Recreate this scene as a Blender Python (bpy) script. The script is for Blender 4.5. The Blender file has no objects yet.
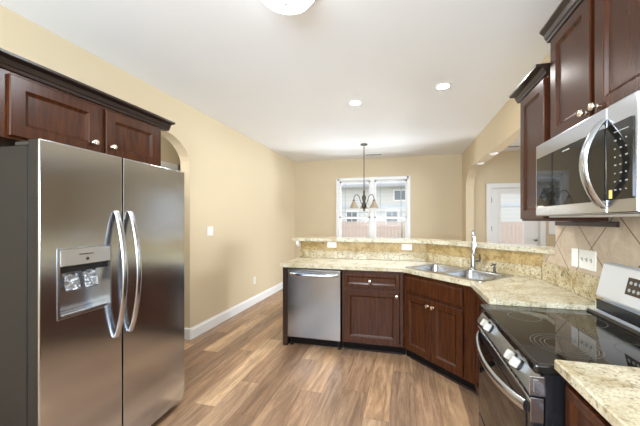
import bpy, bmesh, math, random
from mathutils import Vector, Matrix
random.seed(7)
PI = math.pi
S = bpy.context.scene
C = S.collection

# ------------------------------------------------------------------ camera
cam = bpy.data.cameras.new('camera'); co = bpy.data.objects.new('camera', cam); C.objects.link(co)
co.location = (0, 0, 1.398); co.rotation_euler = (PI/2, 0, .236)
cam.sensor_width = 36; cam.lens = 285.265/640*36
cam.shift_x = (320-335.7)/640; cam.shift_y = (220.6-213)/640
cam.clip_start = .02
S.camera = co
# ------------------------------------------------------------------ world
W = bpy.data.worlds.new('overcast'); S.world = W; W.use_nodes = True
bgn = W.node_tree.nodes['Background']
bgn.inputs[0].default_value = (.86, .93, 1, 1); bgn.inputs[1].default_value = 1.05
# ------------------------------------------------------------------ exposure
vs = S.view_settings
vs.view_transform = 'Standard'; vs.look = 'None'; vs.gamma = 1; vs.use_curve_mapping = False; vs.exposure = 1.12
# ------------------------------------------------------------------ added area fills standing in for daylight from outside the view
def area(name, loc, rot, sx, sy, p, col=(1, 1, 1)):
    l = bpy.data.lights.new(name, 'AREA'); l.shape = 'RECTANGLE'; l.size = sx; l.size_y = sy; l.energy = p; l.color = col
    o = bpy.data.objects.new(name, l); C.objects.link(o); o.location = loc; o.rotation_euler = rot; return o
area('fill_rear', (-.66, -2.1, 1.65), (PI/2+.75, 0, 0), 3.2, 1.4, 135, (.72, .86, 1))  # unseen fill behind the camera, tilted up to brighten ceiling and walls
area('fill_dining_ceiling', (-.68, 6.95, .35), (-PI/2-.85, 0, 0), 1.5, .6, 62, (.85, .93, 1))  # added lamp hidden below the sill, aimed up to brighten the dining ceiling
area('fill_living', (4.9, 3.2, 1.5), (PI/2, 0, PI/2), 2.6, 1.7, 44, (.86, .93, 1)).data.spread = 1.5  # added unseen fill, sent through the arch onto the left wall
LAMP = dict(dome=4.0, dome_w=34, can=70, can_w=26, chand=.3)

# ------------------------------------------------------------------ materials
def mat(name, col, rough=.5, metal=0, **k):
    m = bpy.data.materials.new(name); m.use_nodes = True
    b = m.node_tree.nodes['Principled BSDF']
    b.inputs['Base Color'].default_value = (*col, 1); b.inputs['Roughness'].default_value = rough; b.inputs['Metallic'].default_value = metal
    for a, v in k.items(): b.inputs[a.replace('_', ' ')].default_value = v
    return m
def N(m, t, **k):
    n = m.node_tree.nodes.new(t)
    for a, v in k.items(): setattr(n, a, v)
    return n
def L(m, a, b): m.node_tree.links.new(a, b)
def bsdf(m): return m.node_tree.nodes['Principled BSDF']
def coords(m, scale=(1, 1, 1), rot=(0, 0, 0), loc=(0, 0, 0), gen='Object'):
    t = N(m, 'ShaderNodeTexCoord'); p = N(m, 'ShaderNodeMapping')
    p.inputs['Scale'].default_value = scale; p.inputs['Rotation'].default_value = rot; p.inputs['Location'].default_value = loc
    L(m, t.outputs[gen], p.inputs[0]); return p.outputs[0]
def noise(m, vec, scale, detail=3, rough=.5, dist=0):
    n = N(m, 'ShaderNodeTexNoise'); n.inputs['Scale'].default_value = scale; n.inputs['Detail'].default_value = detail
    n.inputs['Roughness'].default_value = rough; n.inputs['Distortion'].default_value = dist
    L(m, vec, n.inputs['Vector']); return n.outputs['Fac']
def ramp(m, fac, stops, interp='LINEAR'):
    r = N(m, 'ShaderNodeValToRGB'); e = r.color_ramp.elements; r.color_ramp.interpolation = interp
    while len(e) < len(stops): e.new(.5)
    for i, (p, c) in enumerate(stops):
        e[i].position = p; e[i].color = (*c, 1) if len(c) == 3 else c
    L(m, fac, r.inputs[0]); return r.outputs[0]
def mix(m, fac, a, b, mode='MIX'):
    n = N(m, 'ShaderNodeMix', data_type='RGBA', blend_type=mode)
    if isinstance(fac, (int, float)): n.inputs[0].default_value = fac
    else: L(m, fac, n.inputs[0])
    for i, v in ((6, a), (7, b)):
        if isinstance(v, tuple): n.inputs[i].default_value = (*v, 1)
        else: L(m, v, n.inputs[i])
    return n.outputs[2]
def math_(m, op, a, b=None):
    n = N(m, 'ShaderNodeMath', operation=op)
    for i, v in enumerate((a, b)):
        if v is None: continue
        if isinstance(v, (int, float)): n.inputs[i].default_value = v
        else: L(m, v, n.inputs[i])
    return n.outputs[0]
def bump(m, h, strength=.2, dist=.002):
    b = N(m, 'ShaderNodeBump'); b.inputs['Strength'].default_value = strength; b.inputs['Distance'].default_value = dist
    L(m, h, b.inputs['Height']); L(m, b.outputs[0], bsdf(m).inputs['Normal'])

def paint(name, col, rough=.75):
    m = mat(name, col, rough, Specular_IOR_Level=.25); v = coords(m); n = noise(m, v, 1.3, 4)
    L(m, mix(m, n, tuple(c*.97 for c in col), tuple(min(1, c*1.03) for c in col)), bsdf(m).inputs['Base Color'])
    bump(m, noise(m, v, 260, 2), .08, .001); return m
def wood(name, a, b, rough=.3, vert=True, coat=.35):
    m = mat(name, a, rough, Coat_Weight=coat, Coat_Roughness=.18, Specular_IOR_Level=.32)
    v = coords(m, (14, 14, 1.2) if vert else (1.2, 14, 14)); n = noise(m, v, 3.2, 6, .6, .6)
    v2 = coords(m, (90, 90, 3) if vert else (3, 90, 90)); n2 = noise(m, v2, 2, 3)
    c = ramp(m, n, [(.3, a), (.7, b)]); c = mix(m, math_(m, 'MULTIPLY', n2, .35), c, tuple(x*.6 for x in a))
    L(m, c, bsdf(m).inputs['Base Color']); return m
def granite(name, base, tan, dark, amt=.5):
    m = mat(name, base, .16, Specular_IOR_Level=.5); v = coords(m)
    n1 = noise(m, v, 7, 6, .65, .8); n2 = noise(m, v, 46, 4, .7, .4); n3 = noise(m, v, 120, 3, .6); n4 = noise(m, v, 3, 3, .5, 1.5)
    c = ramp(m, n1, [(.36, tan), (.50, base), (.68, tuple(min(1, x*1.14) for x in base))])
    f = ramp(m, n2, [(.36, (1, 1, 1)), (.48, (0, 0, 0))]); c = mix(m, math_(m, 'MULTIPLY', f, amt), c, dark)
    f = ramp(m, n3, [(.40, (1, 1, 1)), (.50, (0, 0, 0))]); c = mix(m, math_(m, 'MULTIPLY', f, amt*.6), c, tuple(x*.6 for x in tan))
    f = ramp(m, n4, [(.50, (0, 0, 0)), (.66, (1, 1, 1))]); c = mix(m, math_(m, 'MULTIPLY', f, amt*.6), c, tan)
    L(m, c, bsdf(m).inputs['Base Color']); return m
def steel(name, col, rough=.28, aniso=True, stretch=(1, 1, 90)):
    m = mat(name, col, rough, 1); v = coords(m, stretch); n = noise(m, v, 6, 3, .6)
    r = N(m, 'ShaderNodeMapRange'); r.inputs[3].default_value = rough*.97; r.inputs[4].default_value = rough*1.03
    L(m, n, r.inputs[0]); L(m, r.outputs[0], bsdf(m).inputs['Roughness'])
    L(m, mix(m, n, tuple(c*.975 for c in col), col), bsdf(m).inputs['Base Color']); return m
def emit(name, col, s):
    m = bpy.data.materials.new(name); m.use_nodes = True; nt = m.node_tree; nt.nodes.remove(nt.nodes['Principled BSDF'])
    e = nt.nodes.new('ShaderNodeEmission'); e.inputs[0].default_value = (*col, 1); e.inputs[1].default_value = s
    nt.links.new(e.outputs[0], nt.nodes['Material Output'].inputs[0]); return m
def pane_mat(name, tint=(1, 1, 1)):
    m = bpy.data.materials.new(name); m.use_nodes = True; nt = m.node_tree; nt.nodes.remove(nt.nodes['Principled BSDF'])
    t = nt.nodes.new('ShaderNodeBsdfTransparent'); t.inputs[0].default_value = (*tint, 1)
    g = nt.nodes.new('ShaderNodeBsdfGlossy'); g.inputs['Roughness'].default_value = .01
    f = nt.nodes.new('ShaderNodeFresnel'); f.inputs[0].default_value = 1.15
    x = nt.nodes.new('ShaderNodeMixShader')
    nt.links.new(f.outputs[0], x.inputs[0]); nt.links.new(t.outputs[0], x.inputs[1]); nt.links.new(g.outputs[0], x.inputs[2])
    nt.links.new(x.outputs[0], nt.nodes['Material Output'].inputs[0]); return m

M = {}
M['wall'] = paint('tan_paint', (.66, .55, .38))
M['ceil'] = paint('ceiling_white', (.88, .885, .895), .85)
M['white'] = mat('white_trim', (.86, .86, .85), .35)
M['plate'] = mat('white_plastic', (.84, .82, .77), .35)
M['slot'] = mat('dark_slot', (.05, .045, .04), .5)
M['wood'] = wood('cherry_wood', (.027, .0072, .0024), (.086, .0240, .0066), .27, True, 0)
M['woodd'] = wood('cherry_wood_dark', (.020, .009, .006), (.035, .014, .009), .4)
M['crown'] = wood('espresso_crown', (.018, .010, .008), (.032, .017, .012), .35, False)
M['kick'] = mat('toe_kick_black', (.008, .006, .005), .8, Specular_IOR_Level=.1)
M['granite'] = granite('cream_granite', (.60, .54, .405), (.43, .345, .20), (.13, .105, .06), .66)
M['splash'] = granite('mottled_granite', (.56, .47, .30), (.36, .26, .12), (.09, .075, .045), .85)
M['golden'] = granite('golden_stone', (.52, .37, .17), (.34, .215, .075), (.16, .10, .045), .6)
M['steel'] = steel('brushed_steel', (.58, .61, .66), .17, stretch=(2, 2, 70))
M['steeld'] = steel('dishwasher_steel', (.37, .38, .395), .22, stretch=(2, 2, 70))
M['steelh'] = steel('brushed_steel_fine', (.58, .60, .635), .24)
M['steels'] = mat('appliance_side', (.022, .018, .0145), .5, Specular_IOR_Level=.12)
M['bright'] = steel('bright_steel', (.58, .61, .66), .2)
M['cool'] = steel('panel_steel', (.42, .46, .52), .26)
M['knobc'] = mat('cream_knob', (.56, .53, .47), .35)
M['satin'] = mat('satin_silver', (.74, .76, .79), .3, .45)
M['chrome'] = mat('chrome', (.80, .80, .79), .10, 1)
M['faucet'] = mat('satin_chrome', (.46, .47, .48), .2, 1)
M['nickel'] = mat('warm_nickel', (.80, .72, .60), .22, 1)
M['bronze'] = mat('brushed_pewter', (.10, .085, .07), .4, .8)
M['black'] = mat('black_enamel', (.012, .012, .014), .22)
M['blackg'] = mat('black_glass', (.012, .011, .009), .03, Specular_IOR_Level=.5)
M['rubber'] = mat('dark_gasket', (.02, .018, .017), .6)
M['ring'] = mat('printed_ring', (.13, .125, .11), .3)
M['print'] = mat('printed_mark', (.36, .36, .35), .5)
M['knobw'] = mat('satin_knob', (.42, .40, .37), .35, .5)
M['sink'] = steel('sink_steel', (.40, .41, .43), .22, stretch=(30, 4, 4))
M['amber'] = mat('yellow_sticker', (.75, .58, .18), .5)
M['clearplastic'] = mat('smoky_plastic', (.40, .42, .45), .06, 1); bump(M['clearplastic'], noise(M['clearplastic'], coords(M['clearplastic']), 55, 2), 1, .02)
M['shade'] = None

def floor_mat():
    m = mat('vinyl_plank', (.4, .27, .17), .34, Specular_IOR_Level=.45)
    t = N(m, 'ShaderNodeTexCoord'); sp = N(m, 'ShaderNodeSeparateXYZ'); L(m, t.outputs['Object'], sp.inputs[0])
    xs = math_(m, 'DIVIDE', math_(m, 'ADD', sp.outputs[0], 20.05), .183); row = math_(m, 'FLOOR', xs); fx = math_(m, 'FRACT', xs)
    w = N(m, 'ShaderNodeTexWhiteNoise', noise_dimensions='1D'); L(m, row, w.inputs['W'])
    ys = math_(m, 'ADD', math_(m, 'DIVIDE', math_(m, 'ADD', sp.outputs[1], 20), 1.22), w.outputs['Value']); col = math_(m, 'FLOOR', ys); fy = math_(m, 'FRACT', ys)
    cb = N(m, 'ShaderNodeCombineXYZ'); L(m, row, cb.inputs[0]); L(m, col, cb.inputs[1])
    w2 = N(m, 'ShaderNodeTexWhiteNoise', noise_dimensions='3D'); L(m, cb.outputs[0], w2.inputs['Vector'])
    # grain, offset per plank
    sc = N(m, 'ShaderNodeVectorMath', operation='MULTIPLY_ADD'); L(m, t.outputs['Object'], sc.inputs[0]); sc.inputs[1].default_value = (16, 1.5, 1)
    off = N(m, 'ShaderNodeVectorMath', operation='SCALE'); L(m, w2.outputs['Color'], off.inputs[0]); off.inputs['Scale'].default_value = 40
    L(m, off.outputs[0], sc.inputs[2])
    n1 = noise(m, sc.outputs[0], 1.1, 6, .62, 1.0); n2 = noise(m, sc.outputs[0], 6.5, 5, .7, .3)
    base = ramp(m, w2.outputs['Value'], [(0, (.20, .124, .08)), (.22, (.36, .232, .148)), (.45, (.285, .19, .128)), (.65, (.46, .30, .18)), (.82, (.38, .262, .178)), (1, (.66, .47, .30))])
    c = mix(m, ramp(m, n1, [(.36, (0, 0, 0)), (.66, (1, 1, 1))]), mix(m, 1, base, (.60, .53, .47), 'MULTIPLY'), mix(m, 1, base, (1.22, 1.14, 1.04), 'MULTIPLY'))
    c = mix(m, math_(m, 'MULTIPLY', ramp(m, n2, [(.38, (1, 1, 1)), (.5, (0, 0, 0))]), .45), c, mix(m, 1, base, (.45, .40, .36), 'MULTIPLY'))
    e = math_(m, 'MAXIMUM', math_(m, 'GREATER_THAN', math_(m, 'ABSOLUTE', math_(m, 'SUBTRACT', fx, .5)), .491), math_(m, 'GREATER_THAN', math_(m, 'ABSOLUTE', math_(m, 'SUBTRACT', fy, .5)), .4986))
    c = mix(m, math_(m, 'MULTIPLY', e, .6), c, (.09, .055, .035))
    L(m, c, bsdf(m).inputs['Base Color']); bump(m, n2, .12, .001); return m
M['floor'] = floor_mat()

def tile_mat(name, diag, size, offs, a, b, grout, gw=.012, axes=(1, 2)):
    m = mat(name, a, .35, Specular_IOR_Level=.4)
    t = N(m, 'ShaderNodeTexCoord'); sp = N(m, 'ShaderNodeSeparateXYZ'); L(m, t.outputs['Object'], sp.inputs[0])
    p, q = sp.outputs[axes[0]], sp.outputs[axes[1]]
    if diag: u = math_(m, 'SUBTRACT', q, p); v = math_(m, 'ADD', q, p)
    else: u, v = p, q
    fu = math_(m, 'DIVIDE', math_(m, 'SUBTRACT', u, offs[0]-20*size), size); fv = math_(m, 'DIVIDE', math_(m, 'SUBTRACT', v, offs[1]-20*size), size)
    cb = N(m, 'ShaderNodeCombineXYZ'); L(m, math_(m, 'FLOOR', fu), cb.inputs[0]); L(m, math_(m, 'FLOOR', fv), cb.inputs[1])
    w = N(m, 'ShaderNodeTexWhiteNoise', noise_dimensions='3D'); L(m, cb.outputs[0], w.inputs['Vector'])
    d = []
    for f in (fu, fv): d.append(math_(m, 'GREATER_THAN', math_(m, 'ABSOLUTE', math_(m, 'SUBTRACT', math_(m, 'FRACT', f), .5)), .5-gw/2))
    e = math_(m, 'MAXIMUM', d[0], d[1])
    n = noise(m, t.outputs['Object'], 9, 6, .65, .8)
    c = ramp(m, n, [(.3, a), (.68, b)]); c = mix(m, math_(m, 'MULTIPLY', w.outputs['Value'], .25), c, tuple(x*.8 for x in a))
    L(m, mix(m, e, c, grout), bsdf(m).inputs['Base Color']); return m
M['tile'] = tile_mat('diagonal_wall_tile', True, .424, (-.84, 3.30), (.47, .36, .25), (.66, .55, .43), (.11, .065, .035), .021)
M['tile2'] = tile_mat('golden_tile', False, .31, (.19, 0), (.46, .30, .12), (.62, .44, .20), (.30, .20, .10), .012, (0, 1))
def lap_mat(name, a, step, line):
    m = mat(name, a, .6); t = N(m, 'ShaderNodeTexCoord'); sp = N(m, 'ShaderNodeSeparateXYZ'); L(m, t.outputs['Object'], sp.inputs[0])
    f = math_(m, 'FRACT', math_(m, 'DIVIDE', math_(m, 'ADD', sp.outputs[2], 10), step))
    L(m, mix(m, math_(m, 'LESS_THAN', f, .08), a, line), bsdf(m).inputs['Base Color']); return m
M['siding'] = lap_mat('pale_lap_siding', (.70, .68, .66), .2, (.58, .56, .55))
M['roof'] = mat('grey_shingle', (.50, .50, .51), .8)
M['fence'] = wood('weathered_fence', (.56, .42, .38), (.68, .55, .51), .8, True, 0)
M['ground'] = mat('lawn', (.30, .32, .16), .9)
M['bark'] = mat('bark', (.22, .19, .17), .9)
M['leaf'] = mat('pale_leaf', (.42, .45, .36), .8)
M['winglass'] = mat('house_window', (.20, .22, .24), .3)
M['pane'] = pane_mat('window_glass')

# ------------------------------------------------------------------ mesh helpers
def box(bm, x0, y0, z0, x1, y1, z1, bev=0, seg=1, mtx=None):
    x0, x1 = sorted((x0, x1)); y0, y1 = sorted((y0, y1)); z0, z1 = sorted((z0, z1))
    r = bmesh.ops.create_cube(bm, size=1, matrix=Matrix.Translation(((x0+x1)/2, (y0+y1)/2, (z0+z1)/2)) @ Matrix.Diagonal((x1-x0, y1-y0, z1-z0, 1)))
    vv = r['verts']
    if bev:
        es = list({e for v in vv for e in v.link_edges})
        q = bmesh.ops.bevel(bm, geom=es, offset=min(bev, .45*min(x1-x0, y1-y0, z1-z0)), segments=seg, profile=.5, affect='EDGES')
        vv = q['verts']
    if mtx: bmesh.ops.transform(bm, matrix=mtx, verts=list(set(vv)))
    return vv
def prism(bm, pts, z0, z1, axis='z', holes=()):
    """polygon with optional holes, extruded; axis z: pts (x,y); x: pts (y,z); y: pts (x,z)"""
    def P(p, h):
        return {'z': (p[0], p[1], h), 'x': (h, p[0], p[1]), 'y': (p[0], h, p[1])}[axis]
    es = []
    for loop in [pts, *holes]:
        vs_ = [bm.verts.new(P(p, z0)) for p in loop]
        es += [bm.edges.new((vs_[i], vs_[(i+1) % len(vs_)])) for i in range(len(vs_))]
    r = bmesh.ops.triangle_fill(bm, edges=es, use_beauty=True, use_dissolve=False)
    fs = [g for g in r['geom'] if isinstance(g, bmesh.types.BMFace)]
    q = bmesh.ops.extrude_face_region(bm, geom=fs)
    nv = [g for g in q['geom'] if isinstance(g, bmesh.types.BMVert)]
    d = {'z': (0, 0, z1-z0), 'x': (z1-z0, 0, 0), 'y': (0, z1-z0, 0)}[axis]
    bmesh.ops.translate(bm, vec=d, verts=nv)
def lathe(bm, prof, n=24, mtx=None, cap=True):
    """prof: (r, z) from bottom to top, about z"""
    rings = []
    for r, z in prof:
        rings.append([bm.verts.new((r*math.cos(2*PI*i/n), r*math.sin(2*PI*i/n), z)) for i in range(n)] if r > 1e-6 else [bm.verts.new((0, 0, z))])
    for a, b in zip(rings, rings[1:]):
        for i in range(n):
            j = (i+1) % n
            if len(a) == 1 and len(b) == 1: break
            if len(a) == 1: bm.faces.new((a[0], b[j], b[i]))
            elif len(b) == 1: bm.faces.new((a[i], a[j], b[0]))
            else: bm.faces.new((a[i], a[j], b[j], b[i]))
    if cap:
        if len(rings[0]) > 1: bm.faces.new(rings[0][::-1])
        if len(rings[-1]) > 1: bm.faces.new(rings[-1])
    if mtx: bmesh.ops.transform(bm, matrix=mtx, verts=[v for r in rings for v in r])
def tube(bm, pts, rad, n=10, flat=None):
    """sweep a circle (or ellipse: flat=(a along side, b along up)) along pts"""
    pts = [Vector(p) for p in pts]; rings = []
    up0 = Vector((0, 0, 1))
    if abs((pts[1]-pts[0]).normalized().z) > .95: up0 = Vector((1, 0, 0))
    for i, p in enumerate(pts):
        t = (pts[min(i+1, len(pts)-1)]-pts[max(i-1, 0)]).normalized()
        s = t.cross(up0).normalized(); u = s.cross(t).normalized(); up0 = u
        r = rad[i] if isinstance(rad, (list, tuple)) else rad
        a, b = flat if flat else (r, r)
        rings.append([bm.verts.new(p + s*a*math.cos(2*PI*k/n) + u*b*math.sin(2*PI*k/n)) for k in range(n)])
    for a, b in zip(rings, rings[1:]):
        for k in range(n):
            j = (k+1) % n; bm.faces.new((a[k], a[j], b[j], b[k]))
    bm.faces.new(rings[0][::-1]); bm.faces.new(rings[-1])
def rrect(x0, y0, x1, y1, r, n=5):
    o = []
    for cx, cy, a in ((x1-r, y0+r, -90), (x1-r, y1-r, 0), (x0+r, y1-r, 90), (x0+r, y0+r, 180)):
        for k in range(n+1):
            t = math.radians(a+90*k/n); o.append((cx+r*math.cos(t), cy+r*math.sin(t)))
    return o
def obj(name, bm, m, parent=None, smooth=False):
    bmesh.ops.recalc_face_normals(bm, faces=bm.faces)
    me = bpy.data.meshes.new(name); bm.to_mesh(me); bm.free()
    me.materials.append(m)
    if smooth:
        me.polygons.foreach_set('use_smooth', [True]*len(me.polygons)); me.set_sharp_from_angle(angle=math.radians(38))
    o = bpy.data.objects.new(name, me); C.objects.link(o)
    if parent: o.parent = parent
    return o
def tag(o, label, cat, group=None):
    o['label'] = label; o['category'] = cat
    if group: o['group'] = group
    return o
def thing(name, label, cat, loc=(0, 0, 0), rz=0, group=None):
    o = bpy.data.objects.new(name, None); C.objects.link(o); o.empty_display_size = .1
    o.location = loc; o.rotation_euler = (0, 0, rz)
    return tag(o, label, cat, group)
def struct(name, bm=None, m=None, loc=(0, 0, 0)):
    if bm: o = obj(name, bm, m)
    else: o = bpy.data.objects.new(name, None); C.objects.link(o)
    o.location = loc; o['kind'] = 'structure'; return o
def BM(): return bmesh.new()
def B(*a, **k):
    bm = BM(); box(bm, *a, **k); return bm
RX = Matrix.Rotation(PI/2, 4, 'X')      # lathe axis z -> -y (towards a front)

# ------------------------------------------------------------------ SETTING
XL, XR, YB, H = -2.447, 1.13, 6.163, 2.743
YR = -2.2
struct('floor', B(-4.2, YR-.14, -.1, 5.1, YB+.14, 0), M['floor'])
struct('ceiling', B(-4.2, YR-.14, H, 5.1, YB+.14, H+.1), M['ceil'])
def arch(y0, y1, ztop, ry, rz, n=10):
    """opening outline from (y0,0) up and over to (y1,0)"""
    o = [(y0, 0)]
    for k in range(n+1):
        t = PI - PI/2*k/n; o.append((y0+ry+ry*math.cos(t), ztop-rz+rz*math.sin(t)))
    for k in range(n+1):
        t = PI/2 - PI/2*k/n; o.append((y1-ry+ry*math.cos(t), ztop-rz+rz*math.sin(t)))
    return o + [(y1, 0)]
bm = BM(); prism(bm, [(YR, 0)] + arch(1.95, 2.857, 2.35, .42, .30) + [(YB, 0), (YB, H), (YR, H)], XL-.13, XL, 'x'); struct('wall_left', bm, M['wall'])
bm = BM(); prism(bm, [(YR, 0)] + arch(2.50, 5.80, 2.33, .55, .30) + [(YB, 0), (YB, H), (YR, H)], XR, XR+.14, 'x'); struct('wall_right', bm, M['wall'])
WX0, WX1, WZ0, WZ1 = -1.44, .09, .80, 2.305
DX0, DX1, DZ = 1.645, 2.515, 2.05
bm = BM(); prism(bm, [(-4.2, 0), (DX0, 0), (DX0, DZ), (DX1, DZ), (DX1, 0), (5.1, 0), (5.1, H), (-4.2, H)], YB, YB+.14, 'y',
                 holes=[[(WX0, WZ0), (WX1, WZ0), (WX1, WZ1), (WX0, WZ1)]]); struct('wall_back', bm, M['wall'])
bm = BM(); prism(bm, [(-4.2, 0), (5.1, 0), (5.1, H), (-4.2, H)], YR-.14, YR, 'y', holes=[[(-2.2, .55), (.9, .55), (.9, 2.35), (-2.2, 2.35)]]); struct('wall_rear', bm, M['wall'])  # opening is unseen, added and widened for the rear fill
bm = BM(); prism(bm, [(YR, 0), (YB, 0), (YB, H), (YR, H)], 4.96, 5.1, 'x', holes=[[(1.8, .6), (4.6, .6), (4.6, 2.4), (1.8, 2.4)]]); struct('wall_living', bm, M['wall'])  # opening is unseen, added to let light in from the living room side
bm = BM(); prism(bm, [(YR, 0), (YB, 0), (YB, H), (YR, H)], -3.60, -3.5, 'x'); struct('wall_hall', bm, M['wall'])
# bar half wall
pony = [(-1.335, 3.57), (.255, 3.57), (1.128, 2.697), (1.128, 2.502), (1.268, 2.502), (1.268, 2.74), (.31, 3.69), (-1.335, 3.69)]
bm = BM(); prism(bm, pony, 0, 1.132); struct('wall_peninsula', bm, M['wall'])
# baseboards
def baseboard(name, p, q, side, hgt=.135):
    (x0, y0), (x1, y1) = p, q; d = Vector((x1-x0, y1-y0)); l = d.length; a = math.atan2(d.y, d.x)
    bm = BM(); prism(bm, [(0, 0), (.016*side, 0), (.016*side, hgt-.03), (.007*side, hgt-.012), (.007*side, hgt), (0, hgt)], 0, l, 'x')
    o = struct(name, bm, M['white'], (x0, y0, 0)); o.rotation_euler.z = a
    return o
baseboard('baseboard_left', (XL, 2.857), (XL, YB-.017), -1)
bm = BM(); box(bm, XL-.13, 2.841, 0, XL+.016, 2.8565, .135, .004); struct('baseboard_jamb', bm, M['white'])
baseboard('baseboard_back', (XL+.017, YB), (1.12, YB), -1)
baseboard('baseboard_living', (2.62, YB), (4.9, YB), -1)

# dining window, two double-hung units side by side with prairie grilles
w1 = struct('window_1', loc=((WX0+WX1)/2, YB, 0))
hw = (WX1-WX0)/2; bm = BM()
for a in ((-hw-.03, -.012, WZ0-.03, -hw+.035, .12, WZ1+.03), (hw-.035, -.012, WZ0-.03, hw+.03, .12, WZ1+.03), (-hw, -.012, WZ1-.035, hw, .12, WZ1+.03), (-hw, -.02, WZ0-.03, hw, .12, WZ0+.035), (-.045, -.006, WZ0, .045, .12, WZ1)): box(bm, *a, bev=.004)
obj('window_frame', bm, M['white'], w1)
bm = BM(); box(bm, -hw-.06, -.05, WZ0-.06, hw+.06, .0, WZ0-.03, .006); obj('window_sill', bm, M['white'], w1)
zm = 1.46
for s in (-1, 1):
    x0, x1 = (-hw+.035, -.045) if s < 0 else (.045, hw-.035)
    for nm, za, zb, y in (('upper_sash', zm-.02, WZ1-.035, .075), ('lower_sash', WZ0+.035, zm+.025, .045)):
        t = .036; bm = BM()
        for a in ((x0, y, za, x0+t, y+.03, zb), (x1-t, y, za, x1, y+.03, zb), (x0, y, zb-t, x1, y+.03, zb), (x0, y, za, x1, y+.03, za+t)): box(bm, *a, bev=.003)
        sash = obj(nm, bm, M['white'], w1)
        if nm == 'upper_sash':
            bm = BM(); g = .014; ix0, ix1, iz0, iz1 = x0+t, x1-t, za+t, zb-t
            for xx in (ix0+.085, ix1-.085): box(bm, xx-g/2, y+.012, iz0, xx+g/2, y+.02, iz1)
            for zz in (iz0+.10, iz1-.10): box(bm, ix0, y+.011, zz-g/2, ix1, y+.021, zz+g/2)
            obj('muntin', bm, mat('grille_grey', (.40, .42, .44), .4), sash)
        bm = BM(); box(bm, x0+t, y+.013, za+t, x1-t, y+.017, zb-t); obj('pane', bm, M['pane'], sash)
# rear window frame, unseen, added so fill light can enter
w2 = struct('fill_window', loc=(-.65, YR-.08, 0)); bm = BM()
for a in ((-1.55, -.03, .55, -1.49, .03, 2.35), (1.49, -.03, .55, 1.55, .03, 2.35), (-1.55, -.03, .55, 1.55, .03, .61), (-1.55, -.03, 2.29, 1.55, .03, 2.35), (-.03, -.03, .6, .03, .03, 2.3)): box(bm, *a)
obj('window_frame', bm, M['white'], w2)

# living room door with a tall glass light
d1 = struct('door_1', loc=(DX0, YB, 0)); dw = DX1-DX0
bm = BM()
for a in ((-.075, -.018, 0, .012, .0, DZ+.075), (dw-.012, -.018, 0, dw+.075, .0, DZ+.075), (-.075, -.02, DZ-.012, dw+.075, .0, DZ+.075)): box(bm, *a, bev=.004)
box(bm, 0, 0, 0, .02, .12, DZ); box(bm, dw-.02, 0, 0, dw, .12, DZ); box(bm, .02, 0, DZ-.02, dw-.02, .12, DZ)
obj('door_frame', bm, M['white'], d1)
gx0, gx1, gz0, gz1 = .18, .60, .25, 1.93
bm = BM(); prism(bm, [(.024, .012), (dw-.024, .012), (dw-.024, DZ-.024), (.024, DZ-.024)], .03, .07, 'y', holes=[[(gx0, gz0), (gx1, gz0), (gx1, gz1), (gx0, gz1)]])
slab = obj('door_leaf', bm, M['white'], d1)
bm = BM(); prism(bm, [(gx0-.03, gz0-.03), (gx1+.03, gz0-.03), (gx1+.03, gz1+.03), (gx0-.03, gz1+.03)], .022, .032, 'y', holes=[[(gx0+.01, gz0+.01), (gx1-.01, gz0+.01), (gx1-.01, gz1-.01), (gx0+.01, gz1-.01)]])
obj('glass_trim', bm, M['white'], slab)
obj('pane', B(gx0, .048, gz0, gx1, .052, gz1), M['pane'], slab)
bm = BM(); lathe(bm, [(.026, 0), (.026, .006), (.011, .01), (.011, .03), (.026, .04), (.028, .055), (.018, .066), (0, .068)], 16, Matrix.Translation((dw-.085, .03, 1.03)) @ RX); obj('door_knob', bm, M['steelh'], slab, True)
for z in (.25, 1.24, 1.80): obj('hinge', B(.014, .018, z-.05, .034, .032, z+.05, bev=.003), M['bronze'], d1)
# cased opening in the hall behind the arch
d2 = struct('door_2', loc=(-3.5, 2.8, 0))
bm = BM()
for a in ((0, 0, 0, .02, .09, 2.28), (0, 1.0, 0, .02, 1.09, 2.28), (0, 0, 2.19, .02, 1.09, 2.28)): box(bm, *a, bev=.004)
obj('door_frame', bm, M['white'], d2); obj('door_leaf', B(.0, .09, .01, .012, 1.0, 2.19), M['white'], d2)

# wall tile behind the range, golden tile under the bar
bm = BM(); prism(bm, [(.5, 1.0), (2.69, 1.0), (2.69, 1.132), (2.50, 1.132), (2.50, 1.5), (.5, 1.5)], XR-.012, XR, 'x'); struct('trim_1', bm, M['tile'])
for p, q in (((-1.335, 3.57), (.255, 3.57)), ((.255, 3.57), (1.128, 2.697))):
    d = Vector(q)-Vector(p); l = d.length
    bm = BM(); box(bm, 0, -.01, 1.0, l, 0, 1.132)
    o = struct('trim_2' if p[0] < 0 else 'trim_3', bm, M['golden'], (*p, 0)); o.rotation_euler.z = math.atan2(d.y, d.x)
# outside ground
struct('ground', B(-30, YB+.15, -.4, 30, 40, -.3), M['ground'])

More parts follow.
